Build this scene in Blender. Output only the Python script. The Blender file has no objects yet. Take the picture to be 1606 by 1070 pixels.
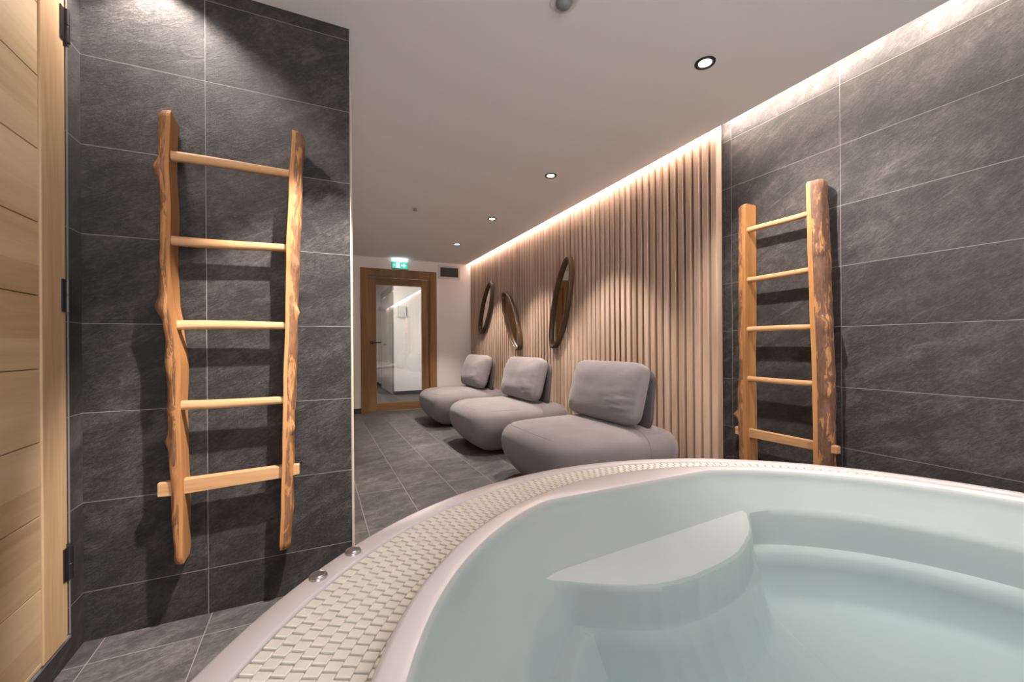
import bpy, bmesh, math, random
from mathutils import Vector, Matrix, noise
random.seed(7)
PI = math.pi
sc = bpy.context.scene
COL = sc.collection

# ------------------------------------------------------------------ helpers
class MB:
    """collects geometry, then links it as ONE mesh object"""
    def __init__(s): s.v=[]; s.f=[]; s.m=[]
    def add(s, vs, fs, mi=0):
        b=len(s.v); s.v += [tuple(v) for v in vs]
        for f in fs: s.f.append([b+i for i in f]); s.m.append(mi)
    def box(s, x0,x1,y0,y1,z0,z1, mi=0, M=None):
        vs=[Vector((x,y,z)) for x in (x0,x1) for y in (y0,y1) for z in (z0,z1)]
        if M: vs=[M@v for v in vs]
        s.add(vs,[(0,1,3,2),(4,6,7,5),(0,4,5,1),(2,3,7,6),(0,2,6,4),(1,5,7,3)],mi)
    def rings(s, R, closed=True, caps=(True,True), mi=0, loop=False, mif=None):
        n=len(R[0]); vs=[v for r in R for v in r]; fs=[]; ms=[]
        K=len(R)
        for k in range(K if loop else K-1):
            a=k*n; b=((k+1)%K)*n
            for i in range(n if closed else n-1):
                j=(i+1)%n; fs.append((a+i,a+j,b+j,b+i)); ms.append(mif(k,i) if mif else mi)
        if not loop:
            if caps[0]: fs.append(tuple(range(n-1,-1,-1))); ms.append(mi)
            if caps[1]: fs.append(tuple((K-1)*n+i for i in range(n))); ms.append(mi)
        b=len(s.v); s.v += [tuple(v) for v in vs]
        for f,m in zip(fs,ms): s.f.append([b+i for i in f]); s.m.append(m)
    def tube(s, pts, rad, n=10, mi=0, closed=False):
        pts=[Vector(p) for p in pts]; R=[]
        N=len(pts); prev=None
        for k,p in enumerate(pts):
            if closed: d=pts[(k+1)%N]-pts[k-1]
            else: d=pts[min(k+1,N-1)]-pts[max(k-1,0)]
            d.normalize()
            if prev is None:
                a=Vector((0,0,1)) if abs(d.z)<.9 else Vector((1,0,0))
                u=d.cross(a).normalized()
            else: u=(prev-d*prev.dot(d)).normalized()
            prev=u; w=d.cross(u)
            r=rad[k] if isinstance(rad,(list,tuple)) else rad
            R.append([p+(u*math.cos(2*PI*i/n)+w*math.sin(2*PI*i/n))*r for i in range(n)])
        s.rings(R,mi=mi,loop=closed)
    def lathe(s, prof, n=32, c=(0,0,0), mi=0, mif=None):
        c=Vector(c)
        R=[[c+Vector((r*math.cos(2*PI*i/n),r*math.sin(2*PI*i/n),z)) for i in range(n)] for r,z in prof]
        s.rings(R,caps=(False,False),mi=mi,mif=mif)
    def disc(s, r, z, n=32, c=(0,0,0), mi=0, up=True):
        c=Vector(c); v=[c+Vector((r*math.cos(2*PI*i/n),r*math.sin(2*PI*i/n),z)) for i in range(n)]
        s.add(v,[tuple(range(n)) if up else tuple(range(n-1,-1,-1))],mi)
    def build(s, name, mats, parent=None, org=None, smooth=None, bevel=0, fix=True, seg=2):
        me=bpy.data.meshes.new(name)
        me.from_pydata(s.v,[],s.f)
        for m in (mats if isinstance(mats,(list,tuple)) else [mats]): me.materials.append(m)
        for p,mi in zip(me.polygons,s.m): p.material_index=mi
        if org is not None: me.transform(Matrix.Translation(-Vector(org)))
        if fix or bevel:
            bm=bmesh.new(); bm.from_mesh(me)
            if fix: bmesh.ops.recalc_face_normals(bm,faces=bm.faces)
            if bevel:
                ed=[e for e in bm.edges if len(e.link_faces)==2 and e.calc_face_angle(0)>.6]
                bmesh.ops.bevel(bm,geom=ed,offset=bevel,segments=seg,profile=.5,affect='EDGES',clamp_overlap=True)
            bm.to_mesh(me); bm.free()
        if smooth is not None:
            for p in me.polygons: p.use_smooth=True
            me.set_sharp_from_angle(angle=math.radians(smooth))
        me.update()
        o=bpy.data.objects.new(name,me); COL.objects.link(o)
        if parent: o.parent=parent
        return o

def thing(name,label,cat,loc=(0,0,0),rz=0,group=None):
    o=bpy.data.objects.new(name,None); COL.objects.link(o)
    o.location=loc; o.rotation_euler=(0,0,rz); o.empty_display_size=.1
    return tag(o,label,cat,group)
def tag(o,label,cat=None,group=None,kind=None):
    o['label']=label
    if cat: o['category']=cat
    if group: o['group']=group
    if kind: o['kind']=kind
    return o
def struct(o,label=None):
    o['kind']='structure'
    if label: o['label']=label
    return o
def copy_tree(o,parent=None):
    c=o.copy(); COL.objects.link(c); c.parent=parent
    for ch in [x for x in bpy.data.objects if x.parent==o]: copy_tree(ch,c)
    return c

# ------------------------------------------------------------------ materials
def newmat(name):
    m=bpy.data.materials.new(name); m.use_nodes=True
    nt=m.node_tree; b=nt.nodes['Principled BSDF']; return m,nt,b
def N(nt,t,**k):
    n=nt.nodes.new(t)
    for a,v in k.items(): setattr(n,a,v)
    return n
def sv(n,**k):
    for a,v in k.items():
        n.inputs[a.replace('_',' ')].default_value=v
def L(nt,a,b): nt.links.new(a,b)
def math_(nt,op,a,b=None,c=None):
    n=N(nt,'ShaderNodeMath',operation=op)
    for i,x in enumerate((a,b,c)):
        if x is None: continue
        if isinstance(x,(int,float)): n.inputs[i].default_value=x
        else: L(nt,x,n.inputs[i])
    return n.outputs[0]
def ramp(nt,fac,stops):
    r=N(nt,'ShaderNodeValToRGB'); e=r.color_ramp.elements
    while len(e)<len(stops): e.new(.5)
    for i,(p,c) in enumerate(stops):
        e[i].position=p; e[i].color=(*c,1) if len(c)==3 else c
    L(nt,fac,r.inputs[0]); return r.outputs[0]
def noise_(nt,vec,scale,detail=4,rough=.55,dist=0):
    n=N(nt,'ShaderNodeTexNoise'); sv(n,Scale=scale,Detail=detail,Roughness=rough,Distortion=dist)
    L(nt,vec,n.inputs['Vector']); return n.outputs['Fac']
def mapping(nt,vec,scale=(1,1,1),rot=(0,0,0),loc=(0,0,0)):
    n=N(nt,'ShaderNodeMapping'); n.inputs['Scale'].default_value=scale
    n.inputs['Rotation'].default_value=rot; n.inputs['Location'].default_value=loc
    L(nt,vec,n.inputs['Vector']); return n.outputs[0]
def streak(nt,vec,deg,scale):
    return mapping(nt,mapping(nt,vec,rot=(0,0,math.radians(deg))),scale=scale)
def mixc(nt,fac,a,b,mode='MIX'):
    n=N(nt,'ShaderNodeMix',data_type='RGBA',blend_type=mode)
    for i,x in ((0,fac),(6,a),(7,b)):
        if isinstance(x,(int,float)): n.inputs[i].default_value=x
        elif isinstance(x,tuple): n.inputs[i].default_value=(*x,1) if len(x)==3 else x
        else: L(nt,x,n.inputs[i])
    return n.outputs[2]
def bump(nt,b,h,strength,dist):
    n=N(nt,'ShaderNodeBump'); n.inputs['Strength'].default_value=strength; n.inputs['Distance'].default_value=dist
    L(nt,h,n.inputs['Height']); L(nt,n.outputs[0],b.inputs['Normal']); return n

def s2l(r,g,b):
    f=lambda c:(c/255/12.92) if c/255<=.04045 else ((c/255+.055)/1.055)**2.4
    return (f(r),f(g),f(b))

def slate(name,axes,w,h,u0,v0,dark,lite,grout,vein=.5,rough=.5,bumpd=.0022,sgn=1):
    m,nt,b=newmat(name)
    tc=N(nt,'ShaderNodeTexCoord'); sp=N(nt,'ShaderNodeSeparateXYZ'); L(nt,tc.outputs['Object'],sp.inputs[0])
    u=math_(nt,'SUBTRACT',sp.outputs[axes[0]],u0); v=math_(nt,'SUBTRACT',sp.outputs[axes[1]],v0)
    cb=N(nt,'ShaderNodeCombineXYZ'); L(nt,u,cb.inputs[0]); L(nt,v,cb.inputs[1])
    br=N(nt,'ShaderNodeTexBrick',offset=0.0,squash=1.0)
    sv(br,Scale=1.0,Mortar_Size=.0015,Mortar_Smooth=.25,Bias=0.0,Brick_Width=w,Row_Height=h)
    L(nt,cb.outputs[0],br.inputs['Vector'])
    iu=math_(nt,'FLOOR',math_(nt,'DIVIDE',u,w)); iv=math_(nt,'FLOOR',math_(nt,'DIVIDE',v,h))
    ci=N(nt,'ShaderNodeCombineXYZ'); L(nt,iu,ci.inputs[0]); L(nt,iv,ci.inputs[1])
    wn=N(nt,'ShaderNodeTexWhiteNoise',noise_dimensions='3D'); L(nt,ci.outputs[0],wn.inputs['Vector'])
    off=N(nt,'ShaderNodeVectorMath',operation='MULTIPLY_ADD')
    L(nt,wn.outputs['Color'],off.inputs[0]); off.inputs[1].default_value=(9,9,9); L(nt,cb.outputs[0],off.inputs[2])
    vec=off.outputs[0]
    vec=mapping(nt,vec,scale=(sgn,1,1))
    st=streak(nt,vec,-30,(1.0,2.8,1.0))
    n1=noise_(nt,st,3.2,8,.62,.6)           # long streaks
    n2=noise_(nt,vec,16,12,.8,.5)            # mottling
    n3=noise_(nt,streak(nt,vec,-34,(1,3.0,1)),46,12,.80,.4)
    mixn=math_(nt,'ADD',math_(nt,'MULTIPLY',n1,.28),math_(nt,'ADD',math_(nt,'MULTIPLY',n2,.34),math_(nt,'MULTIPLY',n3,.38)))
    mid=tuple(d*.62+l*.38 for d,l in zip(dark,lite))
    c=ramp(nt,mixn,[(.40,tuple(d*.8 for d in dark)),(.47,dark),(.53,mid),(.60,lite)])
    vn=ramp(nt,noise_(nt,streak(nt,vec,-27,(1,4.5,1)),3.0,12,.78,1.0),[(.57,(0,0,0)),(.66,(1,1,1))])
    c=mixc(nt,math_(nt,'MULTIPLY',vn,vein*.8),c,tuple(min(1,l*1.45) for l in lite))
    tv=math_(nt,'MULTIPLY_ADD',wn.outputs['Value'],.34,.83)
    hs=N(nt,'ShaderNodeHueSaturation'); L(nt,tv,hs.inputs['Value']); L(nt,c,hs.inputs['Color'])
    c=mixc(nt,br.outputs['Fac'],hs.outputs[0],grout)
    L(nt,c,b.inputs['Base Color'])
    b.inputs['Specular IOR Level'].default_value=.42
    rr=math_(nt,'MULTIPLY_ADD',n3,.3,rough-.15); L(nt,rr,b.inputs['Roughness'])
    hgt=math_(nt,'SUBTRACT',math_(nt,'ADD',n3,math_(nt,'ADD',math_(nt,'MULTIPLY',n1,.7),math_(nt,'MULTIPLY',n2,.7))),math_(nt,'MULTIPLY',br.outputs['Fac'],.25))
    bump(nt,b,hgt,.9,bumpd*3.6)
    return m

def wood(name,cols,axis='Z',scale=1.0,rough=.55,knots=False,bmp=.15,per=None,freq=26):
    """cols dark->light; axis = grain direction in object space"""
    m,nt,b=newmat(name)
    tc=N(nt,'ShaderNodeTexCoord'); vec=tc.outputs['Object']
    s={'X':(.06,1,1),'Y':(1,.06,1),'Z':(1,1,.06)}[axis]
    g=mapping(nt,vec,scale=tuple(x*scale for x in s))
    wob=noise_(nt,g,6,3,.5,.3)
    fine=noise_(nt,g,freq*3.2,6,.65)
    band=noise_(nt,g,freq*.55,4,.6,1.0)
    f=math_(nt,'ADD',math_(nt,'MULTIPLY',wob,.3),math_(nt,'ADD',math_(nt,'MULTIPLY',fine,.3),math_(nt,'MULTIPLY',band,.4)))
    if per:   # tone per board, boards counted along (axis index, width, offset)
        sp=N(nt,'ShaderNodeSeparateXYZ'); L(nt,vec,sp.inputs[0])
        i=math_(nt,'FLOOR',math_(nt,'DIVIDE',math_(nt,'SUBTRACT',sp.outputs[per[0]],per[2]),per[1]))
        wn=N(nt,'ShaderNodeTexWhiteNoise',noise_dimensions='1D'); L(nt,i,wn.inputs['W'])
        f=math_(nt,'ADD',f,math_(nt,'MULTIPLY_ADD',wn.outputs['Value'],.16,-.08))
    c=ramp(nt,f,[(.34,cols[0]),(.5,cols[1]),(.66,cols[2])])
    if knots:
        vo=N(nt,'ShaderNodeTexVoronoi'); sv(vo,Scale=1.0); L(nt,mapping(nt,vec,scale={'Z':(9,9,1.6),'Y':(9,1.6,5),'X':(1.6,9,9)}[axis]),vo.inputs['Vector'])
        k=ramp(nt,vo.outputs['Distance'],[(.035,(1,1,1)),(.085,(0,0,0))])
        c=mixc(nt,math_(nt,'MULTIPLY',k,.55),c,tuple(x*.45 for x in cols[0]))
    L(nt,c,b.inputs['Base Color']); b.inputs['Roughness'].default_value=rough
    b.inputs['Specular IOR Level'].default_value=.3
    bump(nt,b,fine,bmp,.002)
    return m

def plain(name,col,rough=.5,metal=0,spec=.5,nb=0,ns=40,var=0):
    m,nt,b=newmat(name)
    tc=N(nt,'ShaderNodeTexCoord'); n=noise_(nt,tc.outputs['Object'],ns,3,.5)
    if var:
        c=ramp(nt,n,[(.3,tuple(x*(1-var) for x in col)),(.7,tuple(min(1,x*(1+var)) for x in col))]); L(nt,c,b.inputs['Base Color'])
    else: b.inputs['Base Color'].default_value=(*col,1)
    b.inputs['Roughness'].default_value=rough; b.inputs['Metallic'].default_value=metal
    b.inputs['Specular IOR Level'].default_value=spec
    if nb: bump(nt,b,n,nb,.002)
    return m
def emis(name,col,st):
    m,nt,b=newmat(name); b.inputs['Base Color'].default_value=(*col,1)
    b.inputs['Emission Color'].default_value=(*col,1); b.inputs['Emission Strength'].default_value=st
    return m

SD,SL,SG=(.024,.0228,.0222),(.100,.091,.086),(.25,.238,.23)
ROW=.3013
M_tile_front=slate('slate_tiles_front','XZ',.6,ROW,-.3665,.166,SD,SL,SG)
M_tile_right=slate('slate_tiles_right','YZ',.6,ROW,1.174,.166,SD,SL,SG,vein=.8,sgn=-1)
M_tile_left =slate('slate_tiles_left','YZ',.6,ROW,1.95,.166,SD,SL,SG)
M_tile_floor=slate('slate_tiles_floor','XY',.3005,.6,.2460,2.940,(.07,.065,.064),(.20,.187,.182),(.36,.335,.32),rough=.42,bumpd=.0012)
M_white=plain('white_paint',(.80,.755,.72),.85,nb=.03,ns=120)
M_ceil=plain('ceiling_paint',(.80,.775,.76),.9,nb=.02,ns=90)
M_far=plain('lobby_paint',(.80,.77,.74),.35,spec=.4)
M_slat=wood('slat_pine',((.38,.262,.185),(.505,.362,.27),(.625,.47,.37)),'Z',knots=True,per=('Y',.0675,1.8),freq=20)
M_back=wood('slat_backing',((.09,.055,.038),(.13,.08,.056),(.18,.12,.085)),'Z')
M_oakZ=wood('oak_upright',((.36,.225,.115),(.48,.325,.185),(.58,.415,.26)),'Z',freq=22,bmp=.1)
M_oakY=wood('oak_boards',((.39,.255,.14),(.51,.365,.22),(.61,.46,.30)),'Y',per=('Z',.206,.104),freq=14,bmp=.1,scale=.8)
M_door=wood('door_oak',((.15,.075,.028),(.25,.132,.05),(.33,.19,.08)),'Z',freq=20)
M_doorX=wood('door_oak_rail',((.15,.075,.028),(.25,.132,.05),(.33,.19,.08)),'X',freq=20)
M_case=wood('casing_pine',((.46,.33,.20),(.58,.43,.28),(.68,.53,.37)),'Z')
M_lad=wood('ladder_wood',((.27,.115,.036),(.43,.205,.075),(.54,.295,.125)),'Z',knots=True,freq=24,bmp=.35)
M_rung=wood('rung_wood',((.34,.18,.075),(.50,.29,.14),(.60,.385,.21)),'X',freq=26,bmp=.3)
def barkmat(name,cover,dk):
    m,nt,b=newmat(name); tc=N(nt,'ShaderNodeTexCoord'); vec=tc.outputs['Object']
    g=mapping(nt,vec,scale=(1,1,.22)); n=noise_(nt,g,38,5,.6,.8); n2=noise_(nt,g,120,5,.6)
    wd=ramp(nt,n2,[(.3,(.30,.13,.042)),(.7,(.50,.25,.095))])
    bk=ramp(nt,n2,[(.3,dk),(.7,tuple(x*2.1 for x in dk))])
    f=ramp(nt,n,[(cover-.02,(1,1,1)),(cover+.03,(0,0,0))])
    L(nt,mixc(nt,f,wd,bk),b.inputs['Base Color']); b.inputs['Roughness'].default_value=.7
    bump(nt,b,math_(nt,'ADD',n2,math_(nt,'MULTIPLY',f,.8)),.6,.003)
    return m
M_bark=barkmat('ladder_bark_worn',.53,(.125,.058,.026))
M_bark2=barkmat('ladder_bark_dark',.57,(.085,.040,.022))
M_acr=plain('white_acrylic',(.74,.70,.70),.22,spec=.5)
M_basin_shade=plain('basin_acrylic_shaded',(.60,.635,.635),.35,spec=.3)  # tub acrylic darkened below the waterline: shade on the walls put into the colour
M_tread_lit=plain('step_tread_lit',(.86,.83,.83),.5,spec=.2)  # tub acrylic lightened on the step: overhead light put into the colour
M_grate=plain('cream_plastic',(.87,.83,.76),.38,spec=.4)
M_gut=plain('gutter_brown',(.24,.165,.085),.6)
M_black=plain('black_metal',(.012,.012,.013),.35,spec=.5)
M_dgrey=plain('dark_skirting',(.03,.028,.028),.6)
M_steel=plain('brushed_steel',(.55,.55,.55),.28,metal=1)
M_alu=plain('tile_trim_grey',(.42,.41,.42),.35,metal=.6)
M_plast=plain('white_plastic',(.62,.60,.58),.5)
M_dome=plain('grey_sensor_lens',(.22,.215,.205),.35)
M_walnut=wood('mirror_frame_walnut',((.030,.016,.008),(.065,.037,.018),(.12,.072,.036)),'Z',freq=30,rough=.28)
M_grille=plain('grille_grey',(.10,.092,.088),.6)
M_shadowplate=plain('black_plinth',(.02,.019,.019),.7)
def fabric():
    m,nt,b=newmat('mauve_grey_fabric'); tc=N(nt,'ShaderNodeTexCoord'); v=tc.outputs['Object']
    n=noise_(nt,v,420,2,.6); n2=noise_(nt,v,5,4,.5)
    c=ramp(nt,math_(nt,'ADD',math_(nt,'MULTIPLY',n,.6),math_(nt,'MULTIPLY',n2,.4)),[(.3,(.190,.171,.170)),(.7,(.290,.264,.263))])
    L(nt,c,b.inputs['Base Color']); b.inputs['Roughness'].default_value=.95
    b.inputs['Sheen Weight'].default_value=.25; b.inputs['Specular IOR Level'].default_value=.1
    bump(nt,b,math_(nt,'ADD',math_(nt,'MULTIPLY',n,.12),n2),.4,.006)
    return m
M_fab=fabric()
M_fabd=plain('charcoal_fabric',(.105,.095,.094),.95,spec=.1,nb=.2,ns=300,var=.2)
M_mir,_nt,_b=newmat('mirror_glass'); _b.inputs['Base Color'].default_value=(.78,.74,.66,1); _b.inputs['Metallic'].default_value=1; _b.inputs['Roughness'].default_value=.02

def clear(name,tint,ior,boost,rough=0.0,vol=None):
    m=bpy.data.materials.new(name); m.use_nodes=True; nt=m.node_tree; nt.nodes.clear()
    o=N(nt,'ShaderNodeOutputMaterial'); mx=N(nt,'ShaderNodeMixShader')
    fr=N(nt,'ShaderNodeFresnel'); fr.inputs['IOR'].default_value=ior
    t=N(nt,'ShaderNodeBsdfTransparent'); t.inputs[0].default_value=(*tint,1)
    g=N(nt,'ShaderNodeBsdfGlossy'); g.inputs['Roughness'].default_value=rough; g.inputs[0].default_value=(1,1,1,1)
    L(nt,math_(nt,'MULTIPLY',fr.outputs[0],boost),mx.inputs[0]); L(nt,t.outputs[0],mx.inputs[1]); L(nt,g.outputs[0],mx.inputs[2])
    L(nt,mx.outputs[0],o.inputs['Surface'])
    if vol:
        va=N(nt,'ShaderNodeVolumeAbsorption'); va.inputs['Color'].default_value=(*vol[0],1); va.inputs['Density'].default_value=vol[1]
        L(nt,va.outputs[0],o.inputs['Volume'])
    return m,nt
M_glass,_=clear('door_glass',(.90,.90,.88),1.5,3.0)
M_water,_=clear('pool_water',(.855,.905,.905),1.33,.75,rough=.30,vol=((.60,.84,.90),.45))

# ------------------------------------------------------------------ room constants
XL,XR,YF,YB,ZC=-.711,2.367,1.875,6.5,2.326
XE=2.25          # ceiling edge at the light cove
ZT=2.46          # true ceiling above the cove
YN=-2.2          # how far the room is built behind the camera

# floor (also under the lobby behind the glass door)
b=MB(); b.box(-2.0,4.2,YN,11.6,-.08,0); struct(b.build('floor',M_tile_floor),'dark slate tile floor with pale joints')
# ceiling: lowered board + slab over the cove
b=MB(); b.box(-2.0,XE,YN,YB+.06,ZC,ZC+.013); b.box(XE-.16,XE-.15,YN,YB+.06,ZC+.013,ZT)
struct(b.build('ceiling',M_ceil),'plain white ceiling stopping short of the right wall')
b=MB(); b.box(-2.0,4.2,YN,11.6,ZT,ZT+.06)
struct(b.build('ceiling_upper',M_ceil),'white upper ceiling above the light cove')
# right wall, tiled front part + painted behind slats
b=MB(); b.box(XR,XR+.12,YN,YB+.1,0,ZT); struct(b.build('wall_right',M_tile_right),'dark slate tiled wall right of the hot tub')
# wall with the left ladder (a block that ends at x=.132)
b=MB(); b.box(XL-.12,.132,YF,YF+.085,0,ZT)
struct(b.build('wall_front',M_tile_front),'dark slate tiled wall behind the left ladder')
b=MB(); b.box(.0,.100,YF+.0851,YB,0,ZT); struct(b.build('wall_hall',M_white),'white side wall running to the glass door')
# left wall with door opening
DY0,DY1,DZ0,DZ1=.76,1.786,.085,2.14
b=MB(); b.box(XL-.12,XL,DY1,YF,0,ZT); b.box(XL-.12,XL,DY0,DY1,0,DZ0-.012); b.box(XL-.12,XL,DY0,DY1,DZ1,ZT); b.box(XL-.12,XL,YN,DY0,0,ZT)
struct(b.build('wall_left',M_tile_left),'narrow dark tiled wall beside the wooden door')
# back wall with opening for the glass door
GX0,GX1,GZ1=.66,1.668,2.10
b=MB(); b.box(-.7,GX0,YB,YB+.1,0,ZT); b.box(GX1,XR,YB,YB+.1,0,ZT); b.box(GX0,GX1,YB,YB+.1,GZ1,ZT)
struct(b.build('wall_back',M_white),'pale wall around the glass door')
b=MB(); b.box(1.25,XR,YN-.1,YN,0,ZT); struct(b.build('wall_rear_blocker',M_white),'added white wall behind the camera, blocking glare in the door glass')  # unseen partial wall, added to keep the bright opening out of the glass reflection
# lobby behind
b=MB(); b.box(1.434,4.2,8.7,11.4,0,ZT); struct(b.build('wall_lobby',M_far),'white lobby wall seen through the door glass')
b=MB(); b.box(-.6,1.434,11.3,11.4,0,ZT); struct(b.build('wall_lobby_end',M_far),'white end wall of the lobby')
b=MB(); b.box(-.7,-.6,YB+.1,11.4,0,ZT); b.box(4.1,4.2,YB+.1,8.7,0,ZT)
struct(b.build('wall_lobby_side',M_far),'white side walls of the lobby')
b=MB(); b.box(1.425,4.1,8.688,8.70,0,.07); b.box(1.422,1.434,10.45,11.3,0,.07)
struct(b.build('baseboard_lobby',M_dgrey),'black skirting along the lobby wall')
b=MB(); b.box(.10,.594-.001,YB-.012,YB,0,.075); b.box(1.735,2.28,YB-.012,YB,0,.075)
struct(b.build('baseboard_back',M_dgrey),'black skirting below the pale wall')
# corner trims
b=MB(); b.box(.132,.136,YF-.001,YF+.085,0,ZC); struct(b.build('trim_1',plain('edge_strip_grey',(.30,.28,.27),.6)),'pale edge strip on the tiled wall end')
b=MB(); b.box(.100,.1485,1.965,2.05,0,2.10); struct(b.build('trim_2',M_case,bevel=.002),'light wood casing just behind the tiled wall end')
b=MB(); b.box(XR-.014,XR,1.872,1.884,0,ZT); struct(b.build('trim_3',M_alu),'grey metal strip between slats and tiles')
b=MB(); b.box(XL,XL+.003,DY1-.002,DY1+.002,DZ0,ZC); b.box(XL-.004,XL+.004,DY0,DY1,DZ0-.012,DZ0-.004)
struct(b.build('trim_4',M_alu),'thin grey metal edging around the wooden door')

# ------------------------------------------------------------------ door_1 : oak door on the left
d1=thing('door_1','light oak door with black hinges at the left edge of the picture',None,(XL,1.2,DZ0)); struct(d1)
O=(XL,1.2,DZ0)
b=MB(); b.box(XL-.07,XL-.002,1.748,DY1-.002,DZ0,2.135); b.box(XL-.07,XL-.002,DY0+.002,DY0+.04,DZ0,2.135); b.box(XL-.07,XL-.002,DY0+.04,1.748,2.10,2.135)
b.build('door_frame',M_oakZ,d1,O,bevel=.002)
b=MB(); b.box(XL-.03,XL+.012,1.624,1.743,DZ0+.006,2.095); b.box(XL-.03,XL+.012,.81,.93,DZ0+.006,2.095)
b.build('stile',M_oakZ,d1,O,bevel=.0025)
b=MB()
z=.3100-.206*2
while z<2.1:
    z0=max(z+.0014,DZ0+.006); z1=min(z+.206-.0014,2.095)
    if z1>z0+.01: b.box(XL-.02,XL+.007,.931,1.6235,z0,z1)
    z+=.206
b.build('board_panel',M_oakY,d1,O,bevel=.0012)
b=MB(); b.box(XL-.022,XL+.0015,.93,1.6235,DZ0+.006,2.09); b.build('panel_core',M_door,d1,O)
for zc in (1.984,1.148,.3235):
    b=MB(); b.lathe([(0,-.051),(.0085,-.051),(.0085,-.003),(.0075,-.002),(.0075,.002),(.0085,.003),(.0085,.051),(0,.051)],16,(XL+.0165,1.750,zc))
    b.box(XL+.0125,XL+.0155,1.722,1.752,zc-.05,zc+.05)
    b.box(XL-.002,XL+.012,1.7465,1.776,zc-.05,zc+.05)
    b.build('hinge',M_black,d1,O,smooth=40)
b=MB(); b.box(XL+.012,XL+.018,.84,.88,1.04,1.12); b.tube([(XL+.016,.86,1.08),(XL+.06,.86,1.08),(XL+.062,.87,1.08),(XL+.062,.98,1.08)],.009,10)
b.build('door_handle',M_black,d1,O,smooth=40)

# ------------------------------------------------------------------ door_2 : glazed oak door in the back wall
d2=thing('door_2','oak door with full-height glass pane in the pale back wall',None,(1.16,YB,0)); struct(d2); O=(1.16,YB,0)
b=MB()  # casing + jambs
b.box(.594,.700,YB-.022,YB,0,2.158); b.box(1.630,1.734,YB-.022,YB,0,2.158); b.box(.700,1.630,YB-.022,YB,2.050,2.158)
b.box(.661,.700,YB,YB+.099,0,2.098); b.box(1.630,1.667,YB,YB+.099,0,2.098); b.box(.700,1.630,YB,YB+.099,2.050,2.098)
b.build('casing',M_door,d2,O,bevel=.003)
b=MB(); b.box(1.618,1.630,YB-.002,YB+.046,0,2.05); b.box(.700,1.618,YB-.002,YB+.046,2.036,2.05); b.build('door_stop',M_door,d2,O)
y0,y1=YB+.046,YB+.086
b=MB(); b.box(.703,.822,y0,y1,.01,2.034); b.box(1.512,1.627,y0,y1,.01,2.034); b.build('stile',M_door,d2,O,bevel=.003)
b=MB(); b.box(.822,1.512,y0,y1,.01,.125); b.box(.822,1.512,y0,y1,1.925,2.034); b.build('rail',M_doorX,d2,O,bevel=.003)
b=MB(); b.box(.822,1.512,y0+.017,y0+.023,.125,1.925); b.build('glass_pane',M_glass,d2,O)
b=MB(); b.box(.735,.775,y0-.008,y0-.0002,1.02,1.07); b.tube([(.755,y0-.004,1.045),(.755,y0-.045,1.045),(.765,y0-.05,1.045),(.88,y0-.05,1.045)],.0095,10)
b.build('door_handle',M_black,d2,O,smooth=40)

# door_3 : white lobby door seen through glass
d3=thing('door_3','white lobby door seen through the glass pane',None,(1.434,9.6,0)); struct(d3); O=(1.434,9.6,0)
b=MB(); b.box(1.424,1.4335,8.80,10.42,.0,2.12); b.build('door_leaf',M_far,d3,O,bevel=.002)
b=MB(); b.box(1.416,1.4335,8.745,8.80,0,2.26); b.box(1.416,1.4335,10.42,10.47,0,2.26); b.box(1.416,1.4335,8.80,10.42,2.12,2.26); b.build('door_frame',plain('taupe_frame',(.33,.29,.26),.6),d3,O)
b=MB(); b.tube([(1.426,9.66,1.03),(1.37,9.66,1.03),(1.368,9.65,1.03),(1.368,9.54,1.03)],.012,8); b.build('door_handle',M_black,d3,O,smooth=40)
pb=thing('control_panel','small white box on lobby wall seen through door glass','wall box',(1.60,8.7,1.70))
b=MB(); b.box(-.085,.085,-.035,-.0005,-.11,.11); b.build('housing',M_plast,pb,bevel=.006)
b=MB(); b.box(.085,.092,-.034,-.002,-.10,.10); b.build('side_strip',M_dgrey,pb)

# ------------------------------------------------------------------ back wall fittings
ex=thing('exit_sign','small green lit emergency exit sign above the glass door','exit sign',(1.163,YB,2.222))
b=MB(); b.box(-.120,.120,-.045,-.0005,-.052,.052); b.build('housing',M_plast,ex,bevel=.004)
G=emis('exit_green',(.010,.42,.27),.75); WH=emis('exit_white',(.62,1,.95),1.2)
b=MB(); b.box(-.112,.112,-.049,-.0455,-.045,.045); b.build('green_face',G,ex)
b=MB()
# pictogram: door field with running figure, arrow to the right, small chevron to the left
def flat(pts,y=-.0515,t=.002):
    n=len(pts); v=[(x,y,z) for x,z in pts]+[(x,y+t,z) for x,z in pts]
    b.add(v,[tuple(range(n)),tuple(range(2*n-1,n-1,-1))]+[(i,(i+1)%n,n+(i+1)%n,n+i) for i in range(n)])
flat([(-.060,-.038),(-.002,-.038),(-.002,.038),(-.060,.038)])
flat([(.022,-.010),(.052,-.010),(.052,-.030),(.090,0),(.052,.030),(.052,.010),(.022,.010)])
flat([(-.104,0),(-.086,.012),(-.086,-.012)])
b.build('pictogram',WH,ex)
b=MB()
def flat2(pts):
    global b
    flat(pts,-.0530,.0012)
flat2([(-.033+.007*math.cos(a),.024+.007*math.sin(a)) for a in [i*PI/6 for i in range(12)]])
flat2([(-.040,.014),(-.026,.016),(-.030,-.006),(-.040,-.004)])
flat2([(-.040,-.004),(-.034,-.004),(-.044,-.020),(-.054,-.022),(-.053,-.017),(-.046,-.015)])
flat2([(-.036,-.004),(-.030,-.006),(-.020,-.018),(-.024,-.032),(-.029,-.032),(-.027,-.019)])
flat2([(-.028,.014),(-.014,.004),(-.017,.001),(-.030,.009)])
flat2([(-.040,.013),(-.050,.004),(-.047,.001),(-.037,.009)])
b.build('running_figure',G,ex)
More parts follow.
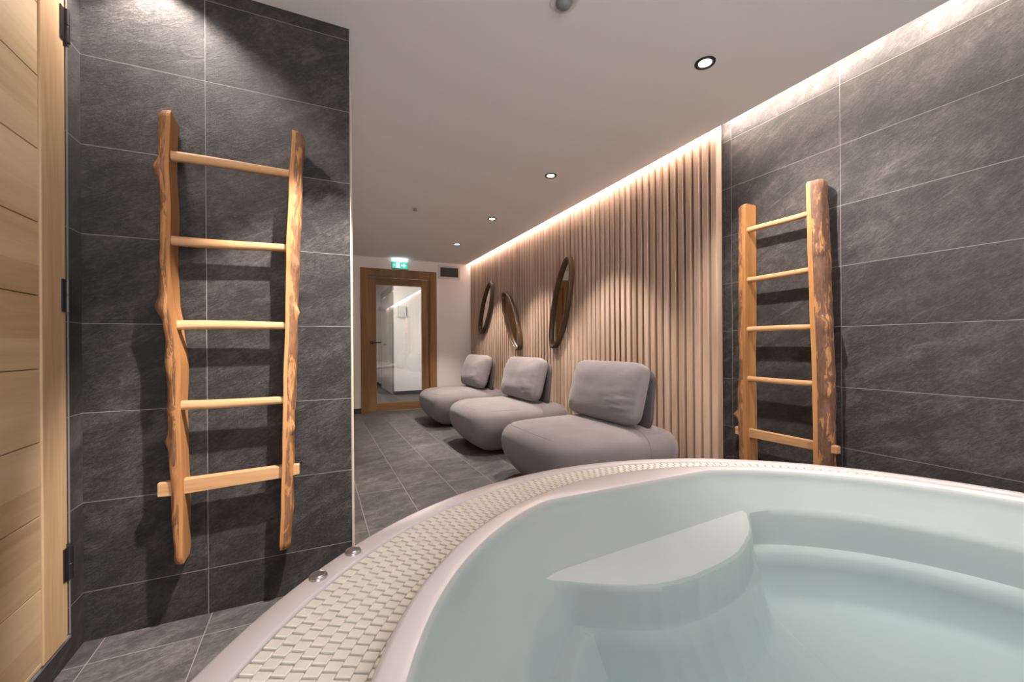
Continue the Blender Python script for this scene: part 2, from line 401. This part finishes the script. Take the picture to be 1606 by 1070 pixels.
el=bpy.data.lights.new('exit_glow','AREA'); el.energy=.09; el.size=.2; el.size_y=.03; el.shape='RECTANGLE'; el.color=(.75,.95,1)
eo=bpy.data.objects.new('exit_glow',el); COL.objects.link(eo); eo.parent=ex; eo.location=(0,-.03,.056); eo.rotation_euler=(PI,0,0)

vg=thing('vent_grille','grey louvred vent grille high on the back wall','vent',(1.946,YB,2.173))
b=MB(); fw=.03
for q in ((-.18,.18,.076,.106),(-.18,.18,-.106,-.076),(-.18,-.15,-.076,.076),(.15,.18,-.076,.076)): b.box(q[0],q[1],-.022,-.0005,q[2],q[3])
b.build('grille_frame',M_plast,vg)
b=MB(); b.box(-.15,.15,-.003,-.0008,-.076,.076)
for i in range(11):
    z=-.068+i*.0136; Mx=Matrix.Translation((0,-.007,z))@Matrix.Rotation(math.radians(35),4,'X'); b.box(-.15,.15,-.005,.005,-.0012,.0012,M=Mx)
b.build('louvres',M_grille,vg)
so=thing('wall_socket','small dark socket low on the back wall behind the farthest lounger','socket',(1.80,YB,.30))
b=MB(); b.box(-.04,.04,-.010,-.0005,-.035,.035); b.build('face_plate',M_black,so,bevel=.003)
b=MB(); b.box(-.022,.022,-.0115,-.0102,-.018,.018); b.build('socket_insert',M_dgrey,so)

# ------------------------------------------------------------------ slat wall
sw=thing('slat_panelling','vertical pine slat panelling behind the grey loungers','wall panelling',(2.33,4.2,0)); O=(2.33,4.2,0)
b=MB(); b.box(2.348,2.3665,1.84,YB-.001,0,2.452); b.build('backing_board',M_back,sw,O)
b=MB(); PT=.0675; y=1.828
SLATW=.043
while y+SLATW<YB-.003:
    x0,x1,y0_,y1_=2.300,2.3478,y,y+SLATW; c=.0022
    ring=lambda z:[(x0+c,y0_,z),(x1,y0_,z),(x1,y1_,z),(x0+c,y1_,z),(x0,y1_-c,z),(x0,y0_+c,z)]
    b.rings([ring(0.0),ring(2.452)])
    y+=PT
b.build('slats',M_slat,sw,O)

# ------------------------------------------------------------------ light cove
cv=thing('cove_light_strip','warm LED strip glowing in the ceiling gap above the slats','light strip',(2.19,2.2,ZC+.013))
b=MB(); b.box(-.012,.004,-4.3,4.27,0,.008); b.box(-.012,-.004,-4.3,4.27,.008,.034); b.build('profile',M_alu,cv)
al=bpy.data.lights.new('cove_glow','AREA'); al.shape='RECTANGLE'; al.size=.026; al.size_y=8.5; al.energy=95; al.color=(1,.87,.78)
ao=bpy.data.objects.new('cove_glow',al); COL.objects.link(ao); ao.parent=cv; ao.location=(.008,0,.026)
ao.rotation_euler=(0,-PI/2-math.radians(48),0)

# ------------------------------------------------------------------ downlights
M_led=emis('downlight_led',(1,.93,.90),9)
def make_downlight(label,x,y,watt,group,size=86,first=[None],col=(1,.88,.80),blend=.5,aim=None):
    if first[0] is None:
        t=thing('downlight',label,'ceiling light',(x,y,ZC),0,group)
        b=MB(); b.lathe([(.036,-.0005),(.036,-.004),(.038,-.0065),(.045,-.0065),(.0465,-.004),(.0465,-.0005)],40); b.build('trim_ring',M_black,t,smooth=50)
        b=MB(); b.lathe([(.037,-.0008),(.034,-.0060),(.028,-.0035)],40); b.build('reflector',M_steel,t,smooth=60)
        b=MB(); b.lathe([(.0005,-.0045),(.018,-.0043),(.0285,-.0028)],32); b.build('lens',M_led,t,smooth=60)
        first[0]=t
    else:
        t=copy_tree(first[0]); t.location=(x,y,ZC); t['label']=label; t['group']=group
        for ch in [c for c in bpy.data.objects if c.parent==t and c.type=='LIGHT']: bpy.data.objects.remove(ch)
    l=bpy.data.lights.new('spot_lamp','SPOT'); l.energy=watt; l.spot_size=math.radians(size); l.spot_blend=blend
    l.shadow_soft_size=.022; l.color=col
    o=bpy.data.objects.new('spot_lamp',l); COL.objects.link(o); o.parent=t; o.location=(0,0,-.02)
    if aim: o.rotation_euler=Vector(aim).to_track_quat('-Z','Y').to_euler()
    return t
GR='round recessed downlights in the ceiling'
W=72
make_downlight('nearest visible downlight, its black ring large, above the tub edge',1.68,1.392,W*1.05,GR,size=98,blend=.9,aim=(.47,-.22,-1))
make_downlight('second downlight from the tub, above the nearest lounger',1.68,2.829,W,GR)
make_downlight('third downlight from the tub, left of the large mirror',1.683,4.046,W,GR)
make_downlight('farthest and smallest downlight, near the vent and glass door',1.683,5.246,W,GR)
make_downlight('downlight overhead between the left ladder and the tub',.36,1.02,W*2.4,GR,size=46,blend=.45,aim=(-.34,.78,-1.44))
make_downlight('downlight overhead beside the oak door',-.50,1.785,13,GR,size=124,blend=.5)
make_downlight('downlight overhead above the water, right side',1.55,.10,11,GR,size=120,blend=.8)
make_downlight('downlight overhead above the water, left side',.55,-.25,11,GR,size=120,blend=.8)
# lobby ceiling lamp
lb=thing('lobby_ceiling_lamp','round lobby ceiling lamp beyond the glass door','ceiling light',(.9,8.0,ZT))
b=MB(); b.lathe([(.0005,-.03),(.10,-.03),(.12,-.015),(.12,-.0005)],32); b.build('diffuser',emis('lobby_lamp_glow',(1,.93,.87),3),lb,smooth=50)
l=bpy.data.lights.new('lobby_lamp','AREA'); l.shape='DISK'; l.size=.24; l.energy=12; l.color=(1,.90,.83)
o=bpy.data.objects.new('lobby_lamp',l); COL.objects.link(o); o.parent=lb; o.location=(0,0,-.04)

# ceiling sensor + sprinkler
ps=thing('motion_sensor','grey dome motion sensor in the ceiling at the top edge','sensor',(.882,1.378,ZC))
b=MB(); b.lathe([(.030,-.0005),(.033,-.004),(.052,-.004),(.0545,-.0005)],40); b.build('mounting_ring',M_plast,ps,smooth=50)
b=MB(); b.lathe([(.0305,-.0008),(.030,-.010),(.024,-.019),(.013,-.024),(.0005,-.026)],32); b.build('dome',M_dome,ps,smooth=60)
sp=thing('ceiling_sprinkler','small grey sprinkler head on the ceiling left of the downlights','sprinkler',(.873,4.033,ZC))
b=MB(); b.lathe([(.032,-.0005),(.030,-.006),(.014,-.008)],24); b.build('base_plate',M_plast,sp,smooth=50)
b=MB(); b.lathe([(.014,-.007),(.012,-.022),(.022,-.024),(.022,-.028),(.0005,-.029)],20); b.build('deflector',M_dome,sp,smooth=50)

# ------------------------------------------------------------------ ladders (local: wall plane y=0, room is -y)
def interp(T,z):
    if z<=T[0][0]: return T[0][1]
    for (a,p),(c,q) in zip(T,T[1:]):
        if z<=c:
            t=(z-a)/(c-a); t=t*t*(3-2*t); return p+(q-p)*t
    return T[-1][1]
def rail(parent,face,outer,z0,z1,side,mats,seed,depth=.098,knots=(),yb=-.004,nslant=.02):
    """face(z): x of the sawn inner face; outer(z): x of bark outer edge. side=-1 bark to -x"""
    b=MB(); R=[]; NZ=110; NA=22; NFl=6
    for k in range(NZ+1):
        t=k/NZ; z=z0+(z1-z0)*t; xf=interp(face,z); xo=interp(outer,z); w=abs(xo-xf)
        endt=min(1,(t*(z1-z0))/.02,((1-t)*(z1-z0))/.008)
        e=.82+.18*math.sqrt(max(0,endt))
        d=depth*(1+.07*noise.noise(Vector((seed,0,z*3.1))))
        yc=yb-depth/2; ring=[]
        for i in range(NA+1):
            a=-PI/2+PI*i/NA
            px=math.copysign(abs(math.cos(a))**.62,math.cos(a)); py=math.copysign(abs(math.sin(a))**.8,math.sin(a))
            n=1+.10*noise.noise(Vector((seed+px*1.2,py*1.2,z*9)))+.05*noise.noise(Vector((seed+px*3,py*3,z*26)))
            for kz,ka,kr,kh in knots:
                dd=((z-kz)/kr)**2+((a-ka)*.045/kr)**2
                n+=kh*math.exp(-dd)
            if abs(a)>PI/2-.01: n=1
            yy=yc+py*d/2*e*(1 if abs(a)>1.5 else (1+.4*(n-1)))
            yy=min(yy,-.0015)
            zz=z
            if k==NZ: zz=z-nslant*max(0,(yy-yc)/depth+.5)
            ring.append(Vector((xf+side*px*w*n*e,yy,zz)))
        for i in range(1,NFl):
            a=i/NFl; yy=ring[NA].y+(ring[0].y-ring[NA].y)*a
            zz=ring[0].z if k<NZ else z-nslant*max(0,(yy-yc)/depth+.5)
            ring.append(Vector((xf+side*.0015*noise.noise(Vector((seed,yy*20,z*8))),yy,zz)))
        R.append(ring)
    b.rings(R,mif=lambda k,i:1 if i<NA and i not in (0,NA-1) else 0)
    return b.build('rail',mats,parent,smooth=50)
def rung(parent,xa,za,xb,zb,y,ra,rb,seed):
    b=MB(); R=[]; n=12; K=14
    for k in range(K+1):
        t=k/K; x=xa+(xb-xa)*t; z=za+(zb-za)*t+.0015*math.sin(t*5+seed); r=ra+(rb-ra)*t
        r*=1+.04*noise.noise(Vector((seed,x*14,0)))
        R.append([Vector((x,y+r*1.0*math.copysign(abs(math.cos(a))**.75,math.cos(a)),z+r*.92*math.copysign(abs(math.sin(a))**.75,math.sin(a)))) for a in [2*PI*i/n+.2 for i in range(n)]])
    b.rings(R); b.build('rung',M_rung,parent,smooth=50)
def cross_board(parent,xa,za,xb,zb,y,hh,tt):
    b=MB(); R=[]
    for k in range(11):
        t=k/10; x=xa+(xb-xa)*t; z=za+(zb-za)*t; h=hh*(1-.18*t)/2; w=tt/2
        if k in (0,10): h*=.86; w*=.86
        R.append([Vector((x,y-w,z-h)),Vector((x,y+w,z-h)),Vector((x,y+w,z+h*.86)),Vector((x,y+w*.8,z+h)),Vector((x,y-w*.6,z+h)),Vector((x,y-w,z+h*.86))])
    b.rings(R)
    # split running along the board front
    b.box(xa+.07,xb-.05,y-w-.0006,y-w+.0002,(za+zb)/2+.004,(za+zb)/2+.006,mi=1)
    b.build('lower_crossbar',[M_rung,M_bark2],parent,smooth=35,bevel=0)
# left ladder, local x measured from world x=-.27
lad=thing('decorative_ladder','rustic wooden ladder on the left tiled wall, beside the oak door','ladder',(-.27,YF,0),0,'rustic wooden ladders on the tiled walls')
q=lambda T:[(z,x+.27) for z,x in T]
rail(lad,q([(.24,-.419),(.43,-.417),(.60,-.421),(.78,-.424),(.93,-.420),(1.06,-.433),(1.15,-.444),(1.3,-.449),(1.45,-.445),(1.62,-.450),(1.79,-.445)]),
     q([(.24,-.452),(.5,-.460),(.64,-.463),(.78,-.469),(1.0,-.470),(1.08,-.480),(1.15,-.489),(1.3,-.486),(1.45,-.484),(1.6,-.489),(1.79,-.485)]),
     .240,1.800,-1,[M_lad,M_bark],3,knots=[(1.60,-.6,.022,.45),(1.12,-.3,.03,.3),(.66,-.2,.02,.3),(1.30,.3,.02,.25)])
rail(lad,q([(.23,-.128),(.4,-.122),(.6,-.117),(.85,-.112),(1.1,-.104),(1.34,-.100),(1.58,-.090),(1.82,-.078)]),
     q([(.23,-.090),(.4,-.083),(.6,-.078),(.85,-.071),(1.1,-.063),(1.34,-.056),(1.58,-.045),(1.82,-.036)]),
     .222,1.812,1,[M_lad,M_bark],11,knots=[(1.30,-1.0,.02,.35),(1.12,-.9,.022,.45),(.68,-1.0,.02,.4)],nslant=.0)
for i,(za,zb) in enumerate(((1.649,1.650),(1.356,1.362),(1.064,1.069),(.786,.783))):
    rung(lad,-.178,za,.180,zb,-.075,.0185,.0150,i*3.1)
cross_board(lad,-.222,.500,.208,.516,-.066,.052,.030)
# right ladder
lad2=thing('decorative_ladder','rustic wooden ladder with dark bark on the right tiled wall, behind the tub','ladder',(XR,1.44,0),-PI/2,'rustic wooden ladders on the tiled walls')
rail(lad2,[(.2,-.165),(.5,-.172),(.9,-.174),(1.3,-.170),(1.8,-.168)],[(.2,-.238),(.5,-.240),(.6,-.245),(.8,-.236),(.9,-.234),(1.3,-.236),(1.8,-.233)],
     .215,1.806,-1,[M_lad,M_bark],23,knots=[(.56,-.2,.022,.5)],nslant=.0)
rail(lad2,[(.2,.188),(.5,.190),(.9,.184),(1.2,.176),(1.5,.168),(1.8,.163)],[(.2,.262),(.5,.260),(.8,.259),(.95,.258),(1.1,.253),(1.3,.245),(1.5,.238),(1.8,.230)],
     .225,1.812,1,[M_lad,M_bark2],31,knots=[(1.08,-.8,.03,.25),(.74,-.9,.028,.22),(1.45,-1.0,.018,.25)],nslant=.0)
for i,(za,zb) in enumerate(((1.652,1.655),(1.362,1.362),(1.072,1.072),(.782,.782))):
    rung(lad2,-.20,za,.22,zb,-.072,.0165,.0160,20+i*2.3)
cross_board(lad2,-.262,.466,.285,.466,-.064,.050,.030)

# ------------------------------------------------------------------ mirrors (local: y=0 at slat face, room is -y, built in x-z)
def mirror(label,yc,zc,a,bb,tilt,seed):
    # rotated -90 deg: local x -> world -Y
    t=thing('wall_mirror',label,'mirror',(2.2925,yc,zc),-PI/2-math.radians(2),'oval wood-framed mirrors on the slats')
    n=72; prof=[(0,0),(0,-.045),(.004,-.052),(.014,-.056),(.025,-.052),(.030,-.042),(.030,-.022),(.027,-.020),(.027,0)]  # (inset from outer, y)
    R=[]
    for i in range(n):
        th=2*PI*i/n; ring=[]
        for ins,yy in prof:
            wob=1+.012*noise.noise(Vector((math.cos(th)+seed,math.sin(th),0)))
            x=(bb*wob-ins)*math.copysign(abs(math.cos(th))**1.06,math.cos(th)); z=(a*wob-ins)*math.copysign(abs(math.sin(th))**1.0,math.sin(th))
            c,s=math.cos(tilt),math.sin(tilt)
            ring.append(Vector((x*c+z*s,yy,-x*s+z*c)))
        R.append(ring)
    b=MB(); b.rings(R,loop=True); b.build('mirror_frame',M_walnut,t,smooth=45)
    b=MB(); vs=[r[6]+Vector((0,-.0005,0)) for r in R]; vb=[r[8]+Vector((0,-.002,0)) for r in R]
    b.rings([[v for v in vs],[v for v in vb]]); b.build('mirror_glass',M_mir,t)
    return t
mirror('leftmost oval mirror, leaning right, reflecting cream wall',5.70,1.530,.435,.165,math.radians(35),1)
mirror('middle oval mirror, the lowest one, leaning left',4.825,1.318,.455,.155,math.radians(-33),5)
mirror('rightmost and largest oval mirror, between the second and third lounger',3.63,1.408,.485,.150,math.radians(21),9)

# ------------------------------------------------------------------ lounge chairs (local: origin on floor at centre, front is -x, back to wall +x)
def rrect(hx,hy,r,z,n=8,cx=0,cy=0,taper=0):
    out=[]
    for qx,qy,a0 in ((1,1,0),(-1,1,PI/2),(-1,-1,PI),(1,-1,1.5*PI)):
        for i in range(n+1):
            a=a0+PI/2*i/n
            x=qx*(hx-r)+r*math.cos(a); y=qy*(hy-r)+r*math.sin(a)
            out.append((x,y))
    # resample straights so the surface can swell
    res=[]; m=len(out)
    for i in range(m):
        p=out[i]; q_=out[(i+1)%m]; res.append(p)
        if i%(n+1)==n:
            for k in range(1,8): res.append((p[0]+(q_[0]-p[0])*k/8,p[1]+(q_[1]-p[1])*k/8))
    return [Vector((cx+x,cy+y,z)) for x,y in res]
HX,HY=.50,.472
def seat_ring(z,ins,bulge=.018,r=.145):
    R_=[]
    for v in rrect(HX-ins,HY-ins,max(.03,r-ins*.6),z):
        u=v.x/(HX-ins); w=v.y/(HY-ins)
        f=1+bulge*(1-min(1,abs(w))**2)*abs(u)**6*.0
        x=v.x+bulge*math.copysign(1,u)*(1-w*w)*abs(u)**4; y=v.y+bulge*math.copysign(1,w)*(1-u*u)*abs(w)**4
        R_.append(Vector((x,y,z)))
    return R_
def make_chair(label,loc,seed):
    t=thing('lounge_chair',label,'lounge chair',loc,0,'grey upholstered loungers along the slat wall')
    b=MB()
    prof=[(.022,.150),(.030,.128),(.055,.098),(.10,.058),(.15,.024),(.20,.006),(.245,.0),(.29,.004),(.325,.018),(.352,.042),(.374,.080),(.388,.130),(.397,.200),(.401,.290),(.402,.38)]
    R=[]
    for z,ins in prof: R.append(seat_ring(z*1.085,ins))
    for ri,r in enumerate(R):
        for v in r:
            nz=noise.noise(Vector((v.x*2.2+seed,v.y*2.2,v.z*3)))
            k=.006*nz; v.x+=k*v.x; v.y+=k*v.y
            if v.z>.40: v.z+=.006*nz-.006*max(0,(-v.x-.1))
    b.rings(R); b.build('seat',M_fab,t,smooth=70)
    # seams
    ring=seat_ring(.366*1.085,.066)
    b=MB(); b.tube([(v.x*.9965,v.y*.9965,v.z-.0042) for v in ring],.0045,6,closed=True)
    xs=.165
    cr=[]
    for z,ins in [(.10,.058),(.15,.024),(.20,.006),(.245,0),(.29,.004),(.325,.018),(.352,.042),(.374,.080),(.388,.130),(.397,.200)]:
        cr.append((xs,-(HY-ins)-.0165,z*1.085+.0005))
    cr+= [(xs,y_,.4355) for y_ in (-.12,0,.12)]
    cr+= [(c[0],-c[1],c[2]) for c in reversed(cr[:10])]
    b.tube(cr,.0018,6); b.build('seam',M_fab,t,smooth=60)
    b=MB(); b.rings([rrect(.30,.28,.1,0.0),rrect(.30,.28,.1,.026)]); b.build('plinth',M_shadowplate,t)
    # backrest plate, tilted back
    Mx=Matrix.Translation((.270,-.045,.40))@Matrix.Rotation(math.radians(6),4,'Y')
    b=MB(); RR=[]
    for xx,ins in ((-.016,.010),(-.012,.002),(0,0),(.012,.002),(.016,.010)):
        RR.append([Mx@Vector((xx,v.x,v.y+.205)) for v in rrect(.332-ins,.212-ins,.09,0)])
    b.rings(RR); bk=b.build('backrest',M_fabd,t,smooth=50)
    for sy in (-.335,.245):
        b=MB(); b.lathe([(.0,0),(.022,0),(.022,.006),(.0,.007)],16,(.278,sy,.434)); b.build('backrest_collar',M_black,bk,smooth=50)
    # back cushion, one closed puffed form
    Mc=Matrix.Translation((.128,.005,.440))@Matrix.Rotation(math.radians(15),4,'Y')
    b=MB(); NU,NV=34,26; hw,hh=.402,.220; th=.115
    def P(u,v,s):
        U=u*hw; V=v*hh
        # superellipse plan so that corners are rounded
        k=(abs(u)**5+abs(v)**5); 
        e=max(0,1-max(abs(u),abs(v))**5.0)
        m=max(abs(u),abs(v))
        if m>1e-6:
            f=m/((abs(u)**7+abs(v)**7)**(1/7)); U*=f; V*=f
        dz=th*(.55+.45*(1-abs(u)**3.2)*(1-abs(v)**3.2))*(e**.30)
        nx=.010*noise.noise(Vector((u*2+seed*3,v*2,s*3)))
        wr=0
        cd=math.hypot(u+.95*1,(v+.35)*.8)        # wrinkles fan from near-side edge
        wr=.009*math.exp(-(cd/.50)**2)*math.sin(24*v+7*u+seed)+.005*math.exp(-(cd/.45)**2)*math.sin(41*v-9*u+seed*2)+.006*math.exp(-(cd/.75)**2)*noise.noise(Vector((u*7,v*13,seed)))*1.5
        x=s*(dz+nx*e+ (wr*e if s<0 else 0))
        return Mc@Vector((x,U,V+hh))
    idx={}; V_=[]; F_=[]
    def vid(i,j,s):
        edge=i in (0,NU) or j in (0,NV)
        key=(i,j,0 if edge else s)
        if key not in idx:
            u=math.sin((i/NU*2-1)*PI/2*.999)*.62+(i/NU*2-1)*.38; v=math.sin((j/NV*2-1)*PI/2*.999)*.62+(j/NV*2-1)*.38
            if i==0:u=-1
            if i==NU:u=1
            if j==0:v=-1
            if j==NV:v=1
            idx[key]=len(V_); V_.append(P(u,v,s))
        return idx[key]
    for s in (-1,1):
        for i in range(NU):
            for j in range(NV):
                F_.append((vid(i,j,s),vid(i+1,j,s),vid(i+1,j+1,s),vid(i,j+1,s)))
    b.add(V_,F_); b.build('back_cushion',M_fab,t,smooth=85)
    return t
CXX=1.762
ch=make_chair('nearest of the three grey loungers, partly behind the tub rim',(CXX-.004,2.50,0),1)
make_chair('middle grey lounger, in front of the large mirror',(CXX,3.87,0),4)
make_chair('farthest grey lounger, beside the glass door',(CXX,5.29,0),8)

# ------------------------------------------------------------------ hot tub
S=.53; TC=(.990,.230); ZR=.455; ZL=.512
RO,RG,RI,RW=2.490*S,2.360*S,1.902*S,1.790*S
tub=thing('hot_tub','round white hot tub with cream overflow grating around it','hot tub',(TC[0],TC[1],0))
# outer apron + rim
b=MB(); b.lathe([(RG+.004,ZR-.055),(RG+.004,ZR-.006),(RG+.006,ZR-.001),(RG+.012,ZR),(RO-.012,ZR-.001),(RO-.004,ZR-.004),(RO,ZR-.012),(RO,ZR-.04),(RO-.02,ZR-.05),(RO-.02,ZR-.055)],256)
rimo=b.build('rim',M_acr,tub,smooth=40)
b=MB(); b.lathe([(RO-.022,0.0),(RO-.022,ZR-.05),(RO-.026,ZR-.05),(RO-.026,0.0)],200); b.build('apron',M_acr,tub,smooth=40)
b=MB(); b.lathe([(RI-.004,ZR-.034),(RG+.006,ZR-.034),(RG+.006,ZR-.05),(RI-.004,ZR-.05)],200); b.build('gutter',M_gut,tub,smooth=40)
# grating: radial strips of interlocking blocks
b=MB(); NS=260; NB=9; pitch=2*PI/NS
r0g,r1g=RI+.001,RG-.001; dr=(r1g-r0g)/NB
for k in range(NS):
    for j in range(NB):
        ra=r0g+j*dr+.0006; rb=ra+dr-.0012
        off=.25 if j%2 else -.25
        th=(k+off)*pitch; hw=pitch*.378
        zt=ZR-.0045; zb=ZR-.0335; ch_=.0013
        def pt(r,a,z): return (r*math.cos(a),r*math.sin(a),z)
        ca=ch_/rb
        o4=[(ra,th-hw),(rb,th-hw),(rb,th+hw),(ra,th+hw)]
        i4=[(ra+ch_,th-hw+ca),(rb-ch_,th-hw+ca),(rb-ch_,th+hw-ca),(ra+ch_,th+hw-ca)]
        vs=[pt(r,a,zb) for r,a in o4]+[pt(r,a,zt-ch_) for r,a in o4]+[pt(r,a,zt) for r,a in i4]
        b.add(vs,[(3,2,1,0)]+[(i,(i+1)%4,4+(i+1)%4,4+i) for i in range(4)]+[(4+i,4+(i+1)%4,8+(i+1)%4,8+i) for i in range(4)]+[(8,9,10,11)])
b.build('overflow_grating',M_grate,tub,fix=False)
# basin : polar profile
def smin(a,b_,k): 
    h=max(0,min(1,.5+.5*(b_-a)/k)); return b_*(1-h)+a*h-k*h*(1-h)
STEP=[(63,1.60),(65.5,1.47),(67.5,1.36),(69.5,1.27),(72,1.19),(75,1.125),(80,1.05),(85,.995),(90,.968),(95,.957),(100,.957),(108,.978),(114,1.025),(118,1.08),(121,1.15),(123.5,1.24),(125.5,1.35),(127.5,1.50),(131,1.70)]
def interp_lin(T,x):
    for (a,p),(c,q) in zip(T,T[1:]):
        if x<=c: return p+(q-p)*(x-a)/(c-a)
    return T[-1][1]
def basin_profile(th):
    c,s=math.cos(th),math.sin(th)
    chord=lambda d,ang=PI/2: d/max(1e-3,math.cos(th-ang)) if math.cos(th-ang)>.05 else 9
    rw=smin(RW,chord(1.660*S),.012)
    angb=PI/2+math.radians(4.0)
    r1=smin(1.53*S,chord(1.30*S,angb),.03)
    # entry step front: ellipse around the chord middle
    deg=math.degrees(th)%360
    r3=r1
    if 63<deg<131: r3=min(r1,interp_lin(STEP,deg)*S)
    instep=r3<r1-.004
    z1=.985-1.06*S
    z2=.985-1.25*S
    kk=max(0,min(1,(r1-r3)/.06)); lw=.024*(1-kk)+.002
    r4=min(1.40*S,r3-.012)
    rs=min(1.30*S,r4-.030)
    z3=.190
    e0=rw
    P=[(RI,ZR-.045),(RI,ZR+.030),(RI-.003,ZL-.010),(RI-.010,ZL-.002),(RI-.018,ZL),(e0+.014,ZL),(e0+.004,ZL-.003),(e0-.006,ZL-.010)]
    P+=[(e0-.012,ZL-.02),(e0-.028,ZL-.045),(r1+.030,z1+.012),(r1+.012,z1+.003),(r1-.0,z1)]
    m=r3-.004+.010*kk
    P+=[(min(m,r1-.003),z1),(r3-.026+.022*kk,z1-.004),(r3-.034+.026*kk,z1-.018)]
    ra=min(r4+.006,r3-.036+.027*kk)
    P+=[(ra,z2+.016),(min(r4,ra-.002),z2+.002),(min(r4,ra-.002)-lw,z2-.001)]
    P+=[(min(rs+.01,ra-.006-lw),z2-.010),(min(rs,ra-.012-lw),z2-.04)]
    rb=min(rs-.03,ra-.065)
    P+=[(rb,z3+.02),(rb-.03,z3),(.30,z3-.012),(.24,z3-.03),(.20,z3-.10),(.16,z3-.115),(.0,z3-.118)]
    return P
b=MB(); NT=720
prof=[basin_profile(2*PI*i/NT) for i in range(NT)]
# smooth small angular steps of each ring
K=len(prof[0])
def ringK(k,dz=0): return [Vector((prof[i][k][0]*math.cos(2*PI*i/NT),prof[i][k][0]*math.sin(2*PI*i/NT),prof[i][k][1]+dz)) for i in range(NT)]
R=[ringK(k) for k in range(K)]
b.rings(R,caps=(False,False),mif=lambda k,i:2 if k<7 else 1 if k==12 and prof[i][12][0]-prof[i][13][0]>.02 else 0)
o_basin=b.build('basin',[M_basin_shade,M_tread_lit,M_acr],tub,smooth=50)
# buttons on rim
def button(x,y):
    t=MB(); t.lathe([(0,.0085),(.013,.0085),(.0145,.0065),(.0155,.0065),(.0175,.0075),(.020,.005),(.0205,0),(0,0)],32,(x-TC[0],y-TC[1],ZR-.0002))
    t.build('push_button',M_steel,rimo,smooth=35)
def jet(th,r,z,tilt):
    t=MB(); Mx=Matrix.Rotation(th,4,'Z')@Matrix.Translation((r,0,z))@Matrix.Rotation(-tilt,4,'Y')
    g=[(.034,.0),(.034,.005),(.026,.009),(.018,.006),(.010,.002),(.0005,.001)]
    RR=[[Mx@Vector((rr*math.cos(2*PI*i/20),rr*math.sin(2*PI*i/20),zz)) for i in range(20)] for rr,zz in g]
    t.rings(RR,caps=(True,True)); t.build('jet_nozzle',M_acr,o_basin,smooth=50)

button(.083,1.146); button(.001,1.057)
jet(math.radians(17),.80,.355,math.radians(62)); jet(math.radians(9),.80,.355,math.radians(62))
jet(math.radians(150),.80,.355,math.radians(62)); jet(math.radians(40),.80,.355,math.radians(62))
b=MB(); b.lathe([(.0005,.085),(.06,.085),(.075,.080),(.085,.0745),(.085,.0725)],32); b.build('drain_cover',M_acr,o_basin,smooth=50)

# water: closed body filling the basin
ZW=.5085
b=MB(); top=[]
def wr_(i):
    p=prof[i]; 
    for (ra,za),(rb_,zb) in zip(p[4:],p[5:]):
        if zb<=ZW<=za: return rb_+(ra-rb_)*(ZW-zb)/max(1e-6,za-zb)
    return p[7][0]
rwt=[wr_(i)+.0015 for i in range(NT)]
def rg(rs_,z): return [Vector((r*math.cos(2*PI*i/NT),r*math.sin(2*PI*i/NT),z)) for i,r in enumerate(rs_)]
RW_=[rg([0.0005]*NT,ZW),rg([.3]*NT,ZW),rg([r*.8 for r in rwt],ZW),rg(rwt,ZW)]
RW_+=[[Vector((v.x*(1+.004/max(.05,math.hypot(v.x,v.y))),v.y*(1+.004/max(.05,math.hypot(v.x,v.y))),v.z-.004)) for v in ringK(k)] for k in range(7,K-1)]
b.rings(RW_,caps=(True,True))
wat=b.build('pool_water',M_water,None,smooth=30); wat.location=(TC[0],TC[1],0)
tag(wat,'clear pale turquoise water filling the round hot tub','water',kind='stuff')

# ------------------------------------------------------------------ world, camera, colour management
w=bpy.data.worlds.new('ambient_fill'); sc.world=w; w.use_nodes=True  # added ambient fill, enters through the open side behind the camera
w.node_tree.nodes['Background'].inputs[0].default_value=(.99,.95,.965,1)
w.node_tree.nodes['Background'].inputs[1].default_value=3.3
F=651.68; yaw=.440208870; roll=-.00652745976
fw=Vector((math.sin(yaw),math.cos(yaw),0)); r=Vector((math.cos(yaw),-math.sin(yaw),0)); u=Vector((0,0,1))
r2=r*math.cos(roll)+u*math.sin(roll); u2=-r*math.sin(roll)+u*math.cos(roll)
cam=bpy.data.cameras.new('camera'); co=bpy.data.objects.new('camera',cam); COL.objects.link(co)
Mx=Matrix((r2,u2,-fw)).transposed().to_4x4(); Mx.translation=Vector((0,0,.985)); co.matrix_world=Mx
cam.sensor_fit='HORIZONTAL'; cam.sensor_width=36; cam.lens=F/1606*36; cam.shift_y=7.5/1606; cam.clip_start=.02
sc.camera=co
vs=sc.view_settings; vs.view_transform='Standard'; vs.look='None'; vs.gamma=1; vs.use_curve_mapping=False; vs.exposure=1.12
